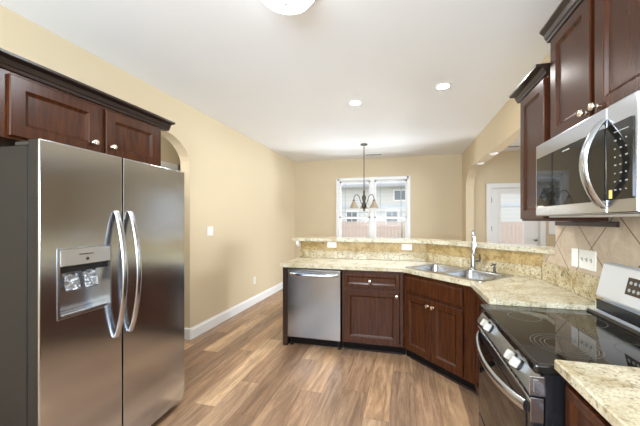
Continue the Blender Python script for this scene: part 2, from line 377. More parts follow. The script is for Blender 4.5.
# ------------------------------------------------------------------ OUTSIDE
hs = thing('house', 'pale neighbouring house with lap siding seen through the dining window', 'house', (0, 15.5, -.3))
obj('wall', B(-12, 0, 0, 12, 6, 3.62), M['siding'], hs)
bm = BM(); prism(bm, [(-.5, 3.55), (6.5, 3.55), (3, 7.6)], -12.5, 12.5, 'x'); obj('roof', bm, M['roof'], hs)
obj('gutter', B(-12.5, -.62, 3.46, 12.5, -.48, 3.62, bev=.02), mat('gutter_grey', (.42, .41, .42), .5), hs)
obj('band', B(-12, -.04, 2.38, 12, 0, 2.54), mat('band_grey', (.60, .62, .66), .5), hs)
for x, z0, z1, wd in ((-2.8, 1.50, 2.18, .56), (-.64, 1.50, 2.18, .56), (-.17, 2.80, 3.28, .66), (-5.2, 2.75, 3.25, .7)):
    f = obj('window', B(x-wd/2-.07, -.06, z0-.07, x+wd/2+.07, -.005, z1+.07), M['white'], hs)
    obj('pane', B(x-wd/2, -.075, z0, x-.02, -.055, z1), M['winglass'], f); obj('pane', B(x+.02, -.075, z0, x+wd/2, -.055, z1), M['winglass'], f)
fe = thing('fence', 'reddish board privacy fence between the window and the pale house', 'fence', (0, 11.5, -.3))
bm = BM(); x = -8
while x < 9.5:
    wv = .14; hh = 1.66+random.uniform(-.006, .006); box(bm, x, 0, .03, x+wv-.012, .02, hh); x += wv
obj('picket_panel', bm, M['fence'], fe)
for z in (.35, 1.35): obj('rail', B(-8, .02, z, 9.5, .06, z+.09), M['fence'], fe)
for x in (-6.9, -4.5, -2.1, .3, 2.7, 5.1, 7.5): obj('post', B(x, .06, 0, x+.09, .15, 1.62), M['fence'], fe)
tr = thing('young_tree', 'small sparse young tree in front of the fence at the window right edge', 'tree', (-.10, 9.2, -.3))
bm = BM(); tube(bm, [(0, 0, 0), (.01, 0, .7), (.03, .02, 1.3), (.02, .0, 1.95)], [.022, .018, .012, .004], 7)
tips = []
for k in range(16):
    a = random.uniform(0, 2*PI); z = random.uniform(.75, 1.7); r = random.uniform(.12, .3)
    p = (.01+r*math.cos(a), r*math.sin(a), z+r*.9); tube(bm, [(.015, 0, z), (.01+r*.5*math.cos(a), r*.5*math.sin(a), z+r*.5), p], [.007, .005, .002], 5); tips.append(p)
obj('trunk', bm, M['bark'], tr)
bm = BM()
for p in tips:
    for j in range(9):
        c = Vector(p)+Vector((random.gauss(0, .06), random.gauss(0, .06), random.gauss(-.03, .06)))
        u = Vector((random.gauss(0, 1), random.gauss(0, 1), random.gauss(0, 1))).normalized(); v = u.orthogonal().normalized()
        q = [c-u*.022, c+v*.010, c+u*.022, c-v*.010]; bm.faces.new([bm.verts.new(t) for t in q])
fo = obj('foliage', bm, M['leaf'], tr); fo['kind'] = 'stuff'

# ------------------------------------------------------------------ CABINET PIECES (local: front faces -y, x to the right)
def panel_front(x0, z0, x1, z1, th=.02, rail=.058, y=0, flat=False):
    """door or drawer front: bevelled frame with recessed panel; back at y, front at y-th"""
    bm = BM()
    yf = y-th; c = .004
    def loop(i, yy): return [bm.verts.new(p) for p in ((x0+i, yy, z0+i), (x1-i, yy, z0+i), (x1-i, yy, z1-i), (x0+i, yy, z1-i))]
    seq = [loop(0, y), loop(0, yf+c), loop(c, yf)]
    seq += [loop(rail, yf), loop(rail+.003, yf+.003), loop(rail+.016, yf+.011), loop(rail+.019, yf+.012)] if not flat else [loop(.012, yf), loop(.016, yf-.002)]
    for a, b in zip(seq, seq[1:]):
        for k in range(4): bm.faces.new((a[k], a[(k+1) % 4], b[(k+1) % 4], b[k]))
    bm.faces.new(seq[-1]); bm.faces.new(seq[0][::-1]); return bm
def knob(parent, x, z, y, m='nickel', s=1):
    bm = BM(); lathe(bm, [(.009*s, 0), (.009*s, .003), (.0055*s, .006), (.0055*s, .014), (.014*s, .019), (.0165*s, .024), (.014*s, .029), (.006*s, .0315), (0, .032)], 18, Matrix.Translation((x, y, z)) @ RX)
    return obj('knob', bm, M[m], parent, True)
def carcass(x0, x1, d, z0, z1, top=True, back=True):
    bm = BM(); t = .018
    box(bm, x0, .02, z0, x0+t, d, z1); box(bm, x1-t, .02, z0, x1, d, z1); box(bm, x0+t, .02, z0, x1-t, d, z0+t)
    if top: box(bm, x0+t, .02, z1-t, x1-t, d, z1)
    if back: box(bm, x0+t, d-.012, z0+t, x1-t, d, z1-t if top else z1)
    return bm
def face_frame(x0, x1, z0, z1, sl=.04, sr=.04, rt=.035, rb=.03, mids=(), stile=None):
    bm = BM(); box(bm, x0, 0, z0, x0+sl, .02, z1); box(bm, x1-sr, 0, z0, x1, .02, z1)
    box(bm, x0+sl, 0, z1-rt, x1-sr, .02, z1); box(bm, x0+sl, 0, z0, x1-sr, .02, z0+rb)
    for z in mids: box(bm, x0+sl, 0, z-.018, x1-sr, .02, z+.018)
    if stile is not None: box(bm, stile-.03, 0, z0+rb, stile+.03, .02, z1-rt)
    return bm
CB = .876   # cabinet top under the stone

# drawer base cabinet right of the dishwasher
FY = 2.995
bc = thing('base_cabinet', 'dark cherry base cabinet with one drawer and one door right of the dishwasher', 'cabinet', (-.648, FY, 0), 0, 'dark cherry cabinets')
bw = .638
obj('body', carcass(0, bw, .55, .10, CB-.001), M['wood'], bc)
obj('face_frame', face_frame(0, bw, .10, CB-.001, .03, .034, .035, .03, (.682,)), M['wood'], bc)
dr = obj('drawer', panel_front(.028, .695, bw-.038, .842, rail=.03), M['wood'], bc); knob(dr, bw/2-.02, .768, -.02)
do = obj('door', panel_front(.028, .118, bw-.038, .668), M['wood'], bc); knob(do, bw-.065, .625, -.02)
obj('toe_kick', B(0, .065, 0, bw+.022, .08, .10), M['kick'], bc)
obj('shoe_molding', B(0, .05, 0, bw, .064, .018, bev=.005), M['woodd'], bc)
# diagonal sink base cabinet
SA = -PI/4
sc = thing('sink_cabinet', 'dark cherry corner sink cabinet with double doors set diagonally under the sink', 'cabinet', (-.003, 2.990, 0), SA, 'dark cherry cabinets')
sw = .774
obj('body', B(.02, .49, .10, sw-.02, .50, CB-.001), M['wood'], sc)
obj('face_frame', face_frame(0, sw, .10, CB-.001, .035, .105, .035, .03, (.682,)), M['wood'], sc)
obj('false_front', panel_front(.03, .69, sw-.10, .845, rail=.022, flat=True), M['wood'], sc)
mid = (.03+sw-.10)/2
dl = obj('door', panel_front(.03, .118, mid-.002, .668), M['wood'], sc); knob(dl, mid-.03, .612, -.02)
dr2 = obj('door', panel_front(mid+.002, .118, sw-.10, .668), M['wood'], sc); knob(dr2, mid+.03, .612, -.02)
obj('toe_kick', B(-.02, .06, 0, sw+.01, .075, .10), M['kick'], sc)
obj('shoe_molding', B(.03, .045, 0, sw+.01, .059, .018, bev=.005), M['woodd'], sc)
# narrow filler cabinet between sink corner and range
nc = thing('filler_cabinet', 'narrow dark cherry base cabinet between the corner sink and the range', 'cabinet', (.546, 2.440, 0), -PI/2, 'dark cherry cabinets')
obj('body', carcass(.0, .50, .53, .10, CB-.001), M['wood'], nc); obj('face_frame', face_frame(0, .50, .10, CB-.001, .06, .04, .035, .03), M['wood'], nc)
obj('door', panel_front(.055, .118, .465, .845), M['wood'], nc); obj('toe_kick', B(.005, .065, 0, .50, .08, .10), M['kick'], nc)
# end panel at the free end of the peninsula
bm = BM(); box(bm, -1.328, FY-.018, .0, -1.274, 3.55, CB-.001, .002); tag(obj('end_panel', bm, M['woodd']), 'dark cherry end panel closing the peninsula left of the dishwasher', 'panel')

# near base cabinet, right foreground
gc = thing('base_cabinet', 'reddish cherry base cabinet at bottom right under the near countertop', 'cabinet', (.546, 1.146, 0), -PI/2, 'dark cherry cabinets')
obj('body', carcass(0, 1.6, .57, .10, CB-.001), M['wood'], gc); obj('face_frame', face_frame(0, 1.6, .10, CB-.001, .04, .04, .035, .03, (.682,)), M['wood'], gc)
d_ = obj('drawer', panel_front(.03, .695, .45, .842, rail=.03), M['wood'], gc); knob(d_, .24, .768, -.02)
d_ = obj('door', panel_front(.03, .118, .45, .668), M['wood'], gc); knob(d_, .41, .625, -.02)
obj('toe_kick', B(0, .065, 0, 1.6, .08, .10), M['kick'], gc)

# ------------------------------------------------------------------ COUNTERTOPS
SC = Vector((.472, 2.915)); ex = Vector((math.cos(SA), math.sin(SA))); ey = Vector((-math.sin(SA), math.cos(SA)))
def sk(x, y): return tuple(SC + ex*x + ey*y)
ct = thing('countertop', 'cream granite countertop wrapping from the peninsula round the corner sink', 'countertop', (0, 0, 0), 0, 'granite slabs')
bm = BM()
outl = [(-1.352, 2.959), (-.017, 2.959), (.509, 2.433), (.509, 1.923), (1.126, 1.923), (1.126, 2.682), (.243, 3.565), (-1.352, 3.565)]
hole = [sk(*p) for p in rrect(-.395, -.225, .395, .182, .04)]
prism(bm, outl, .878, .914, holes=[hole]); obj('slab', bm, M['granite'], ct)
t_ = .022
sp_ = [((-1.335, 3.557), (.250, 3.557), 1.016), ((.245, 3.562), (1.112, 2.695), 1.016)]
for p, q, zt in sp_:
    d = Vector(q)-Vector(p); l = d.length; bm = BM(); box(bm, 0, -t_, .9145, l, 0, zt, .003)
    o = obj('backsplash', bm, M['splash'], ct); o.location = (*p, 0); o.rotation_euler.z = math.atan2(d.y, d.x); o['label'] = 'mottled granite upstand along the counter back'
bm = BM(); box(bm, 1.094, 1.925, .9145, 1.117, 2.665, 1.066, .003); obj('backsplash', bm, M['splash'], ct)['label'] = 'mottled granite upstand along the counter back'
# edge band: rough-cut darker stone edge
cn = thing('countertop', 'cream granite countertop in the right foreground on the near side of the range', 'countertop', (0, 0, 0), 0, 'granite slabs')
bm = BM(); box(bm, .509, -.45, .878, 1.126, 1.150, .914, .004); obj('slab', bm, M['granite'], cn)
bm = BM(); box(bm, 1.094, -.45, .9145, 1.117, 1.148, 1.066, .003); obj('backsplash', bm, M['splash'], cn)
# raised bar
bar = [(-1.42, 3.49), (-.06, 3.49), (.12, 3.475), (.28, 3.42), (.42, 3.315), (1.115, 2.62), (1.115, 2.502), (1.27, 2.502), (1.27, 2.86), (.52, 3.61), (.36, 3.74), (.16, 3.81), (-.05, 3.83), (-1.42, 3.83)]
bm = BM(); prism(bm, bar, 1.1335, 1.171); tag(obj('bar_top', bm, M['granite']), 'raised granite bar top running behind the sink to the right wall', 'countertop', 'granite slabs')
bm = BM(); prism(bm, [(3.50, 1.1325), (3.50, 1.10), (3.52, 1.075), (3.58, 1.05), (3.69, 1.05), (3.69, 1.1325)], -1.375, -1.337, 'x'); tag(obj('corbel', bm, M['white']), 'white bracket under the left end of the raised bar', 'bracket')

# ------------------------------------------------------------------ SINK
sk_t = thing('sink', 'stainless double bowl sink set diagonally in the counter corner', 'sink', (SC.x, SC.y, .9145), SA)
bm = BM(); holes = [rrect(-.385, -.215, -.02, .172, .06), rrect(.02, -.215, .385, .172, .06)]
prism(bm, rrect(-.419, -.253, .419, .253, .03), 0, .006, holes=holes); obj('rim', bm, M['sink'], sk_t)
for a, b in ((-.385, -.02), (.02, .385)):
    bm = BM(); prev = None
    for ins, z, r in ((0, .005, .06), (.004, -.01, .06), (.012, -.15, .06), (.035, -.178, .05), (.09, -.183, .03)):
        cur = [bm.verts.new((x, y, z)) for x, y in rrect(a+ins, -.215+ins, b-ins, .172-ins, r)]
        if prev:
            for k in range(len(cur)): bm.faces.new((prev[k], prev[(k+1) % len(cur)], cur[(k+1) % len(cur)], cur[k]))
        prev = cur
    bm.faces.new(prev); bw_ = obj('bowl', bm, M['sink'], sk_t, True)
    bm = BM(); lathe(bm, [(.042, -.183), (.042, -.179), (.03, -.178), (.0, -.181)], 20, Matrix.Translation(((a+b)/2, -.03, 0))); obj('drain', bm, M['chrome'], bw_, True)
# faucet on the back deck, spout towards the bowls
fp = SC + ex*.045 + ey*.214
fa = thing('faucet', 'tall chrome single handle pull-down faucet on the sink deck', 'faucet', (fp.x, fp.y, .9207), -.18)
bm = BM(); lathe(bm, [(.030, 0), (.030, .006), (.024, .012), (.0225, .12), (.020, .135), (.014, .15), (0, .15)], 20); obj('base', bm, M['faucet'], fa, True)
bm = BM(); pts = [(0, 0, .13), (0, 0, .30)] + [(0, -.075+.075*math.cos(t), .30+.075*math.sin(t)) for t in [PI*k/10 for k in range(1, 11)]] + [(0, -.152, .28)]
tube(bm, pts, .0125, 12); obj('spout', bm, M['faucet'], fa, True)
bm = BM(); lathe(bm, [(.012, .165), (.0215, .17), (.0215, .26), (.015, .285), (.0, .286)], 18, Matrix.Translation((0, -.152, 0))); obj('spray_head', bm, M['faucet'], fa, True)
bm = BM(); tube(bm, [(.02, 0, .085), (.045, 0, .085), (.058, 0, .088)], .010, 10); tube(bm, [(.055, 0, .083), (.062, 0, .11), (.058, -.004, .155)], [.008, .007, .006], 10); obj('handle', bm, M['bronze'], fa, True)
dp = SC + ex*.255 + ey*.214
ds = thing('soap_dispenser', 'small metal soap dispenser on the sink deck right of the faucet', 'soap dispenser', (dp.x, dp.y, .9207), SA)
bm = BM(); lathe(bm, [(.019, 0), (.019, .005), (.012, .01), (.011, .045), (.007, .05), (.007, .065), (.012, .068), (.012, .08), (0, .081)], 16); obj('pump', bm, M['bronze'], ds, True)
bm = BM(); tube(bm, [(0, 0, .072), (0, -.03, .074), (0, -.055, .066)], .0055, 8); obj('nozzle', bm, M['bronze'], ds, True)

# ------------------------------------------------------------------ DISHWASHER
dwx = thing('dishwasher', 'stainless steel dishwasher with bar handle in the peninsula', 'dishwasher', (-1.268, FY, 0))
dww = .612
obj('tub', B(.005, .02, .11, dww-.005, .54, .868), M['rubber'], dwx)
bm = BM(); box(bm, .003, -.032, .108, dww-.003, .018, .862, .006, 2); dd = obj('door', bm, M['steeld'], dwx)
bm = BM(); pts = [(.035+(dww-.07)*k/14, -.032-.042*(1-abs(2*k/14-1)**3.5)-.003, .808-.004*math.sin(PI*k/14)) for k in range(15)]
tube(bm, pts, .013, 10, flat=(.009, .017)); obj('handle', bm, M['bright'], dd, True)
obj('vent_strip', B(.01, -.02, .8625, dww-.01, .0, .868), M['rubber'], dwx)
bm = BM(); box(bm, .005, .045, .012, dww-.005, .06, .107); obj('toe_kick', bm, M['kick'], dwx)
for x in (.03, dww-.03): bm = BM(); lathe(bm, [(.018, 0), (.018, .01), (.008, .012), (.008, .11)], 10, Matrix.Translation((x, .03, 0))); obj('foot', bm, M['black'], dwx)

# ------------------------------------------------------------------ RANGE
rg = thing('range', 'freestanding electric range with black glass cooktop and steel trim', 'range', (.452, 1.915, 0), -PI/2)
rw = .758
obj('body', B(.002, .035, .03, rw-.002, .66, .85), M['black'], rg)
bm = BM(); box(bm, 0, 0, .848, rw, .60, .886, .010, 3); ck = obj('cooktop', bm, M['blackg'], rg)
bm = BM(); box(bm, .004, .008, .8835, rw-.004, .013, .8872); box(bm, .004, .008, .8835, .009, .595, .8872); box(bm, rw-.009, .008, .8835, rw-.004, .595, .8872); obj('edge_trim', bm, M['bronze'], ck)
def ring(bm, x, y, r, w=.0022, z=.8866, n=48):
    a = [bm.verts.new((x+r*math.cos(2*PI*k/n), y+r*math.sin(2*PI*k/n), z)) for k in range(n)]; b = [bm.verts.new((x+(r-w)*math.cos(2*PI*k/n), y+(r-w)*math.sin(2*PI*k/n), z)) for k in range(n)]
    for k in range(n): bm.faces.new((a[k], a[(k+1) % n], b[(k+1) % n], b[k]))
for x, y, rs in ((.20, .17, (.075, .078)), (.20, .43, (.10,)), (.555, .19, (.12, .105, .085, .07)), (.555, .45, (.08,)), (.38, .40, (.05,))):
    bm = BM()
    for r in rs: ring(bm, x, y, r)
    obj('burner_ring', bm, M['ring'], ck)
bm = BM(); tube(bm, [(.0, .565, .892), (rw, .565, .892)], .008, 8); obj('rear_trim', bm, M['bronze'], ck)
# control panel, slanted steel with four knobs
def yz(bm, pts, x0, x1): prism(bm, pts, x0, x1, 'x')
bm = BM(); yz(bm, [(.034, .846), (.020, .846), (-.016, .782), (-.012, .772), (.034, .772)], .0, rw); cp = obj('control_panel', bm, M['cool'], rg)
for x in (rw,): obj('end_cap', B(x, -.017, .774, x+.004, .030, .842, bev=.0015), M['steelh'], cp); obj('end_inset', B(x-.0015 if x < 0 else x+.003, -.004, .788, x+.001 if x < 0 else x+.0055, .012, .832, bev=.001), M['steelh'], cp)
for x in (.16, .222, .552, .615):
    bm = BM(); mt = Matrix.Translation((x, .002, .814)) @ Matrix.Rotation(PI/2-.5, 4, 'X')
    box(bm, -.010, -.019, .004, .010, .019, .034, .004, 2, mt); kb = obj('knob', bm, M['knobc'], rg)
    bm = BM(); lathe(bm, [(.023, 0), (.023, .003), (.018, .005), (0, .005)], 20, mt); obj('skirt', bm, M['black'], kb, True)
# oven door
bm = BM(); box(bm, .004, -.008, .235, rw-.004, .034, .765, .006, 2); od = obj('oven_door', bm, M['black'], rg)
obj('top_trim', B(.004, -.011, .735, rw-.004, -.006, .752, bev=.002), M['bright'], od)
for x in (rw-.004,): obj('end_cap', B(x, -.011, .675, x+.003, .03, .763, bev=.001), M['bright'], od)
obj('door_glass', B(.045, -.012, .285, rw-.045, -.0075, .69, bev=.002), M['blackg'], od)
bm = BM()
for k in range(14): box(bm, .06+k*.046, -.0095, .756, .06+k*.046+.03, -.0075, .761)
obj('vent_slots', bm, M['slot'], od)
bm = BM(); pts = [(.035+(rw-.07)*k/18, -.014-.052*math.sin(PI*k/18)**.7, .712-.02*math.sin(PI*k/18)) for k in range(19)]
tube(bm, pts, .013, 12, flat=(.013, .021)); obj('handle', bm, M['bright'], od, True)
bm = BM(); box(bm, .004, -.008, .05, rw-.004, .034, .228, .006, 2); obj('storage_drawer', bm, M['black'], rg)
for x in (.05, rw-.05):
    for y in (.08, .6): bm = BM(); lathe(bm, [(.02, 0), (.02, .03)], 10, Matrix.Translation((x, y, 0))); obj('foot', bm, M['black'], rg)
# backguard
bm = BM(); yz(bm, [(.60, .8865), (.60, .945), (.64, .958), (.64, .972), (.606, .975), (.603, .985), (.640, 1.155), (.652, 1.166), (.68, 1.166), (.68, .8865)], .0, rw); bg = obj('backguard', bm, M['satin'], rg)
obj('vent_gap', B(.012, .598, .905, rw-.012, .602, .962), M['black'], bg)
def onbg(x0, z0, x1, z1, up, m, name, par):   # plate lying on the slanted backguard face
    a = math.atan2(.037, .17); mt = Matrix.Translation((0, .603, .985)) @ Matrix.Rotation(-a, 4, 'X')
    bm = BM(); box(bm, x0, -up, z0, x1, .001, z1, .0008, 1, mt); return obj(name, bm, m, par)
disp = onbg(.20, .05, .56, .135, .002, mat('brown_panel', (.045, .032, .022), .2), 'display', rg)
a = math.atan2(.037, .17); mt = Matrix.Translation((0, .603, .985)) @ Matrix.Rotation(-a, 4, 'X')
for x0 in (.225, .452):
    for i in range(4):
        for j in range(2):
            bt = BM(); lathe(bt, [(.0085, 0), (.0085, .0015)], 12, mt @ Matrix.Translation((x0+i*.028, -.002, .073+j*.037)) @ RX); obj('button', bt, M['print'], disp)

# ------------------------------------------------------------------ MICROWAVE
mw = thing('microwave', 'stainless over-the-range microwave with arched handle on the right wall', 'microwave', (.755, 1.915, 1.42), -PI/2)
mww, mh = .758, .414
obj('body', B(.003, .03, .003, mww-.003, .36, mh-.003), M['steels'], mw)
fr = BM(); box(fr, 0, 0, .004, .605, .03, mh, .006, 2); md = obj('door', fr, M['bright'], mw)
bm = BM(); box(bm, .607, 0, .004, mww, .03, mh, .006, 2); mp = obj('control_panel', bm, M['bright'], mw)
bm = BM(); prism(bm, rrect(.022, .055, .60, .335, .006), -.004, .001, 'y'); obj('door_glass', bm, M['blackg'], md)
bm = BM(); prism(bm, rrect(.613, .055, .742, .335, .006), -.004, .001, 'y'); kp = obj('keypad', bm, M['blackg'], mw)
for i in range(3):
    for j in range(7):
        kw = .009 if (i+j) % 3 else .013; obj('key', B(.656+i*.027, -.0048, .088+j*.03, -.003+.656+i*.027+kw, -.004, .088+j*.03+.0045), M['print'], kp)
obj('clock_bar', B(.655, -.0048, .30, .725, -.004, .303), M['print'], kp)
obj('sticker', B(.628, -.0052, .06, .644, -.004, .092), M['amber'], kp)
bm = BM(); box(bm, .30, -.0048, .312, .36, -.004, .319); obj('badge', bm, M['print'], md)
bm = BM(); pts = [(.592+.010*math.sin(PI*k/18), -.004-.070*math.sin(PI*k/18)**.8, .03+.335*k/18) for k in range(19)]
tube(bm, pts, .012, 12, flat=(.020, .009)); obj('handle', bm, M['bright'], md, True)
bm = BM(); box(bm, .02, .06, -.004, mww-.02, .30, .003); obj('vent_grille', bm, M['plate'], mw)

# ------------------------------------------------------------------ WALL CABINETS
def crown(length, drop=.05, pr=.055, hh=.075):
    """crown moulding profile along x on top front"""
    return [(0, 0), (-.012, 0), (-.016, .014), (-.022, .02), (-.03, .042), (-pr+.006, hh-.016), (-pr, hh-.012), (-pr, hh), (.04, hh), (.04, 0)]
def wall_cabinet(name, label, loc, rz, w, d, h, doors, cl, cr, hh=.07, pr=.06, end=True, sl=.03, sr=.03, mid=None):
    t = thing(name, label, 'cabinet', loc, rz, 'dark cherry cabinets')
    obj('body', carcass(0, w, d, 0, h), M['wood'], t); obj('face_frame', face_frame(0, w, 0, h, sl, sr, .035, .03, (), mid), M['wood'], t)
    for x0, x1, kx, kz in doors:
        o = obj('door', panel_front(x0, .012, x1, h-.018), M['wood'], t)
        if kx is not None: knob(o, kx, kz, -.02, s=1.05)
    bm = BM(); pf = crown(w, 0, pr, hh); prism(bm, [(y, z+h) for y, z in pf], -cl, w+cr, 'x')
    # returns along the ends
    if cl: prism(bm, [(-.003, h), (-.02, h+.02), (-pr, h+hh-.012), (-pr, h+hh), (.0, h+hh), (.0, h)], .04, d, 'y')
    if cr: prism(bm, [(w+.003, h), (w+.02, h+.02), (w+pr, h+hh-.012), (w+pr, h+hh), (w, h+hh), (w, h)], .04, d, 'y')
    obj('crown_molding', bm, M['crown'], t)
    return t
fc = wall_cabinet('wall_cabinet', 'reddish cherry two-door wall cabinet with dark crown above the refrigerator', (-1.85, .885, 1.795), PI/2, .963, .59, .325,
             [(.075, .487, .45, .075), (.528, .925, .562, .075)], .0, .07, hh=.062, pr=.07, sl=.085, sr=.06, mid=.508)
wall_cabinet('wall_cabinet', 'narrow dark cherry wall cabinet left of the microwave with lower crown', (.825, 2.31, 1.395), -PI/2, .388, .30, .87,
             [(.02, .372, None, 0)], .06, .0, hh=.06, pr=.065)
wall_cabinet('wall_cabinet', 'tall two-door dark cherry wall cabinet mounted above the microwave', (.825, 1.872, 1.838), -PI/2, .764, .30, .60,
             [(.012, .366, .342, .05), (.398, .752, .422, .05)], .045, .045, hh=.072, pr=.05, mid=.382)
bm = BM(); box(bm, 1.095, 1.83, 1.362, 1.117, 2.46, 1.392, .003); tag(obj('dark_strip', bm, M['woodd']), 'dark strip on the tile wall just below the microwave', 'rail')  # thin dark strip against the tile below the microwave

# ------------------------------------------------------------------ REFRIGERATOR
fz = thing('refrigerator', 'stainless side-by-side refrigerator with ice and water dispenser', 'refrigerator', (-1.58, .927, 0), PI/2+.044)
fw, fh, sp = .908, 1.765, .402
obj('body', B(.006, .085, .03, fw-.006, .77, 1.742, bev=.004), M['steels'], fz)
obj('gasket', B(.012, .066, .09, fw-.012, .086, 1.735), M['rubber'], fz)
dx0, dx1, dz0, dz1 = .070, .330, .93, 1.262
def door_skin(x0, x1, nm, holes=()):
    bm = BM(); prism(bm, [(x0, .06), (x1, .06), (x1, fh), (x0, fh)], 0, .012, 'y', holes=holes); sk_ = obj(nm, bm, M['steel'], fz)
    bv = sk_.modifiers.new('bevel', 'BEVEL'); bv.width = .004; bv.segments = 3; bv.limit_method = 'ANGLE'; bv.angle_limit = 1
    bm = BM(); prism(bm, [(x0+.001, .061), (x1-.001, .061), (x1-.001, fh-.001), (x0+.001, fh-.001)], .0125, .065, 'y', holes=holes); obj('liner', bm, M['steels'], sk_); return sk_
fd = door_skin(0, sp-.004, 'freezer_door', [[(dx0, dz0), (dx1, dz0), (dx1, dz1), (dx0, dz1)]])
rd = door_skin(sp+.004, fw, 'fridge_door')
# dispenser: frame, control plate, recess, paddles, tray
bm = BM(); prism(bm, rrect(dx0-.001, dz0-.001, dx1+.001, dz1+.001, .004), -.004, .008, 'y', holes=[rrect(dx0+.008, dz0+.008, dx1-.008, dz1-.085, .004)]); di = obj('dispenser', bm, M['steelh'], fz)
obj('control_plate', B(dx0+.008, -.0065, dz1-.082, dx1-.008, -.0035, dz1-.008, bev=.001), M['knobw'], di)
bm = BM(); box(bm, dx0+.09, -.0075, dz1-.035, dx0+.16, -.006, dz1-.030); lathe(bm, [(.008, 0), (.008, .002), (0, .0022)], 12, Matrix.Translation(((dx0+dx1)/2, -.0065, dz1-.058)) @ RX); obj('control_marks', bm, M['bronze'], di)
bm = BM(); x0, x1, z0, z1 = dx0+.006, dx1-.006, dz0+.006, dz1-.083; yb = .062
for a in ((x0, .004, z0, x0+.003, yb, z1), (x1-.003, .004, z0, x1, yb, z1), (x0, .004, z1-.003, x1, yb, z1), (x0, .004, z0, x1, yb, z0+.003), (x0, yb-.003, z0, x1, yb, z1)): box(bm, *a)
obj('recess', bm, M['steelh'], di)
obj('recess_hood', B(x0+.004, .008, z1-.035, x1-.004, .055, z1-.004, bev=.004), M['black'], di)
for xa in (dx0+.075, dx0+.165):
    bm = BM(); box(bm, -.035, -.004, -.10, .035, .004, .0, .003, 1, Matrix.Translation((xa, .034, z1-.03)) @ Matrix.Rotation(-.28, 4, 'X')); obj('paddle', bm, M['clearplastic'], di)
bm = BM(); box(bm, x0+.004, -.012, z0+.003, x1-.004, .055, z0+.014, .003); obj('drip_tray', bm, M['bright'], di)
def fhandle(x, par):
    bm = BM(); pts = []
    for k in range(21):
        t = k/20; pts.append((x, -.006-.060*(math.sin(PI*t)**.75), .74+.71*t))
    tube(bm, pts, .012, 12, flat=(.009, .017) if False else (.016, .010)); return obj('handle', bm, M['bright'], par, True)
fhandle(sp-.045, fd); fhandle(sp+.045, rd)
for x in (.03, fw-.11): obj('hinge_cover', B(x, .05, 1.7425, x+.08, .20, 1.772, bev=.008), M['black'], fz)
obj('grille', B(.01, .07, .005, fw-.01, .10, .058), M['black'], fz)
for x in (.05, fw-.05): bm = BM(); lathe(bm, [(.022, 0), (.022, .02), (.012, .022), (.012, .06)], 12, Matrix.Translation((x, .13, 0))); obj('foot', bm, M['black'], fz)

# ------------------------------------------------------------------ SWITCHES AND OUTLETS (local: front -y)
def plate(name, label, cat, loc, rz, w, h, kind, n=1, group='wall plates'):
    t = thing(name, label, cat, loc, rz, group)
    bm = BM(); box(bm, -w/2, -.006, -h/2, w/2, 0, h/2, .003, 2); obj('plate', bm, M['plate'], t)
    for k in range(n):
        x = (k-(n-1)/2)*.046
        if kind == 'switch':
            bm = BM(); box(bm, x-.005, -.009, -.012, x+.005, -.0055, .012); box(bm, x-.004, -.016, -.001, x+.004, -.008, .008, .001); obj('toggle', bm, M['knobw'], t)
        elif kind == 'rocker':
            bm = BM(); box(bm, x-.0165, -.009, -.033, x+.0165, -.0055, .033, .002); obj('rocker', bm, M['white'], t)
        else:
            for z in (-.02, .02):
                if kind == 'outlet_h': bm = B(z-.014, -.008, -.017, z+.014, -.0055, .017, bev=.002)
                else: bm = B(x-.017, -.008, z-.014, x+.017, -.0055, z+.014, bev=.002)
                rc = obj('receptacle', bm, M['plate'], t); bm = BM()
                for s in (-.006, .006):
                    if kind == 'outlet_h': box(bm, z-.004, -.0086, s-.0012, z+.004, -.0079, s+.0012)
                    else: box(bm, x+s-.0012, -.0086, z-.004, x+s+.0012, -.0079, z+.004)
                obj('slots', bm, M['slot'], rc)
    return t
plate('light_switch', 'white double light switch on the left wall past the refrigerator', 'light switch', (XL+.0005, 3.21, 1.263), PI/2, .115, .118, 'rocker', 2)
plate('outlet', 'white wall outlet low on the left wall above the baseboard', 'outlet', (XL+.0005, 4.34, .395), PI/2, .072, .115, 'outlet')
plate('outlet', 'left white outlet on the golden tile below the raised bar', 'outlet', (-.905, 3.5595, 1.088), 0, .12, .072, 'outlet_h')
plate('outlet', 'right white outlet on the golden tile, nearer the sink', 'outlet', (.03, 3.5595, 1.078), 0, .12, .072, 'outlet_h')
plate('light_switch', 'narrow white single plate on the diagonal tile, left of the wide one', 'light switch', (XR-.0125, 2.242, 1.15), -PI/2, .070, .122, 'rocker', 1)
plate('light_switch', 'wide white triple toggle switch plate on the tile beside the range', 'light switch', (XR-.0125, 2.104, 1.152), -PI/2, .168, .122, 'switch', 3)

# ------------------------------------------------------------------ CEILING FIXTURES
em_dome = emit('dome_glow', (.92, .965, 1), LAMP['dome'])
def dome(x, y, label, w, kind='SPOT'):
    t = thing('dome_light', label, 'ceiling light', (x, y, H))
    bm = BM(); lathe(bm, [(0, -.03), (.165, -.03), (.19, -.03), (.20, -.02), (.20, -.0005), (0, -.0005)], 40, cap=False); obj('canopy', bm, M['nickel'], t, True)
    bm = BM(); lathe(bm, [(0, -.135), (.05, -.131), (.10, -.115), (.145, -.085), (.172, -.05), (.178, -.031)], 40, cap=False); obj('glass_dome', bm, em_dome, t, True)
    bm = BM(); lathe(bm, [(0, -.158), (.006, -.156), (.009, -.148), (.005, -.14), (.010, -.134)], 14); obj('finial', bm, M['nickel'], t, True)
    l = bpy.data.lights.new('dome_lamp', kind); l.energy = w
    if kind == 'SPOT': l.spot_size = 2.9; l.spot_blend = .5
    l.shadow_soft_size = .12; l.color = (.88, .945, 1)
    o = bpy.data.objects.new('dome_lamp', l); C.objects.link(o); o.location = (0, 0, -.17 if kind == 'SPOT' else -.35); o.parent = t
dome(-.645, 1.49, 'white glass flush dome ceiling light at the top of the room', LAMP['dome_w'])
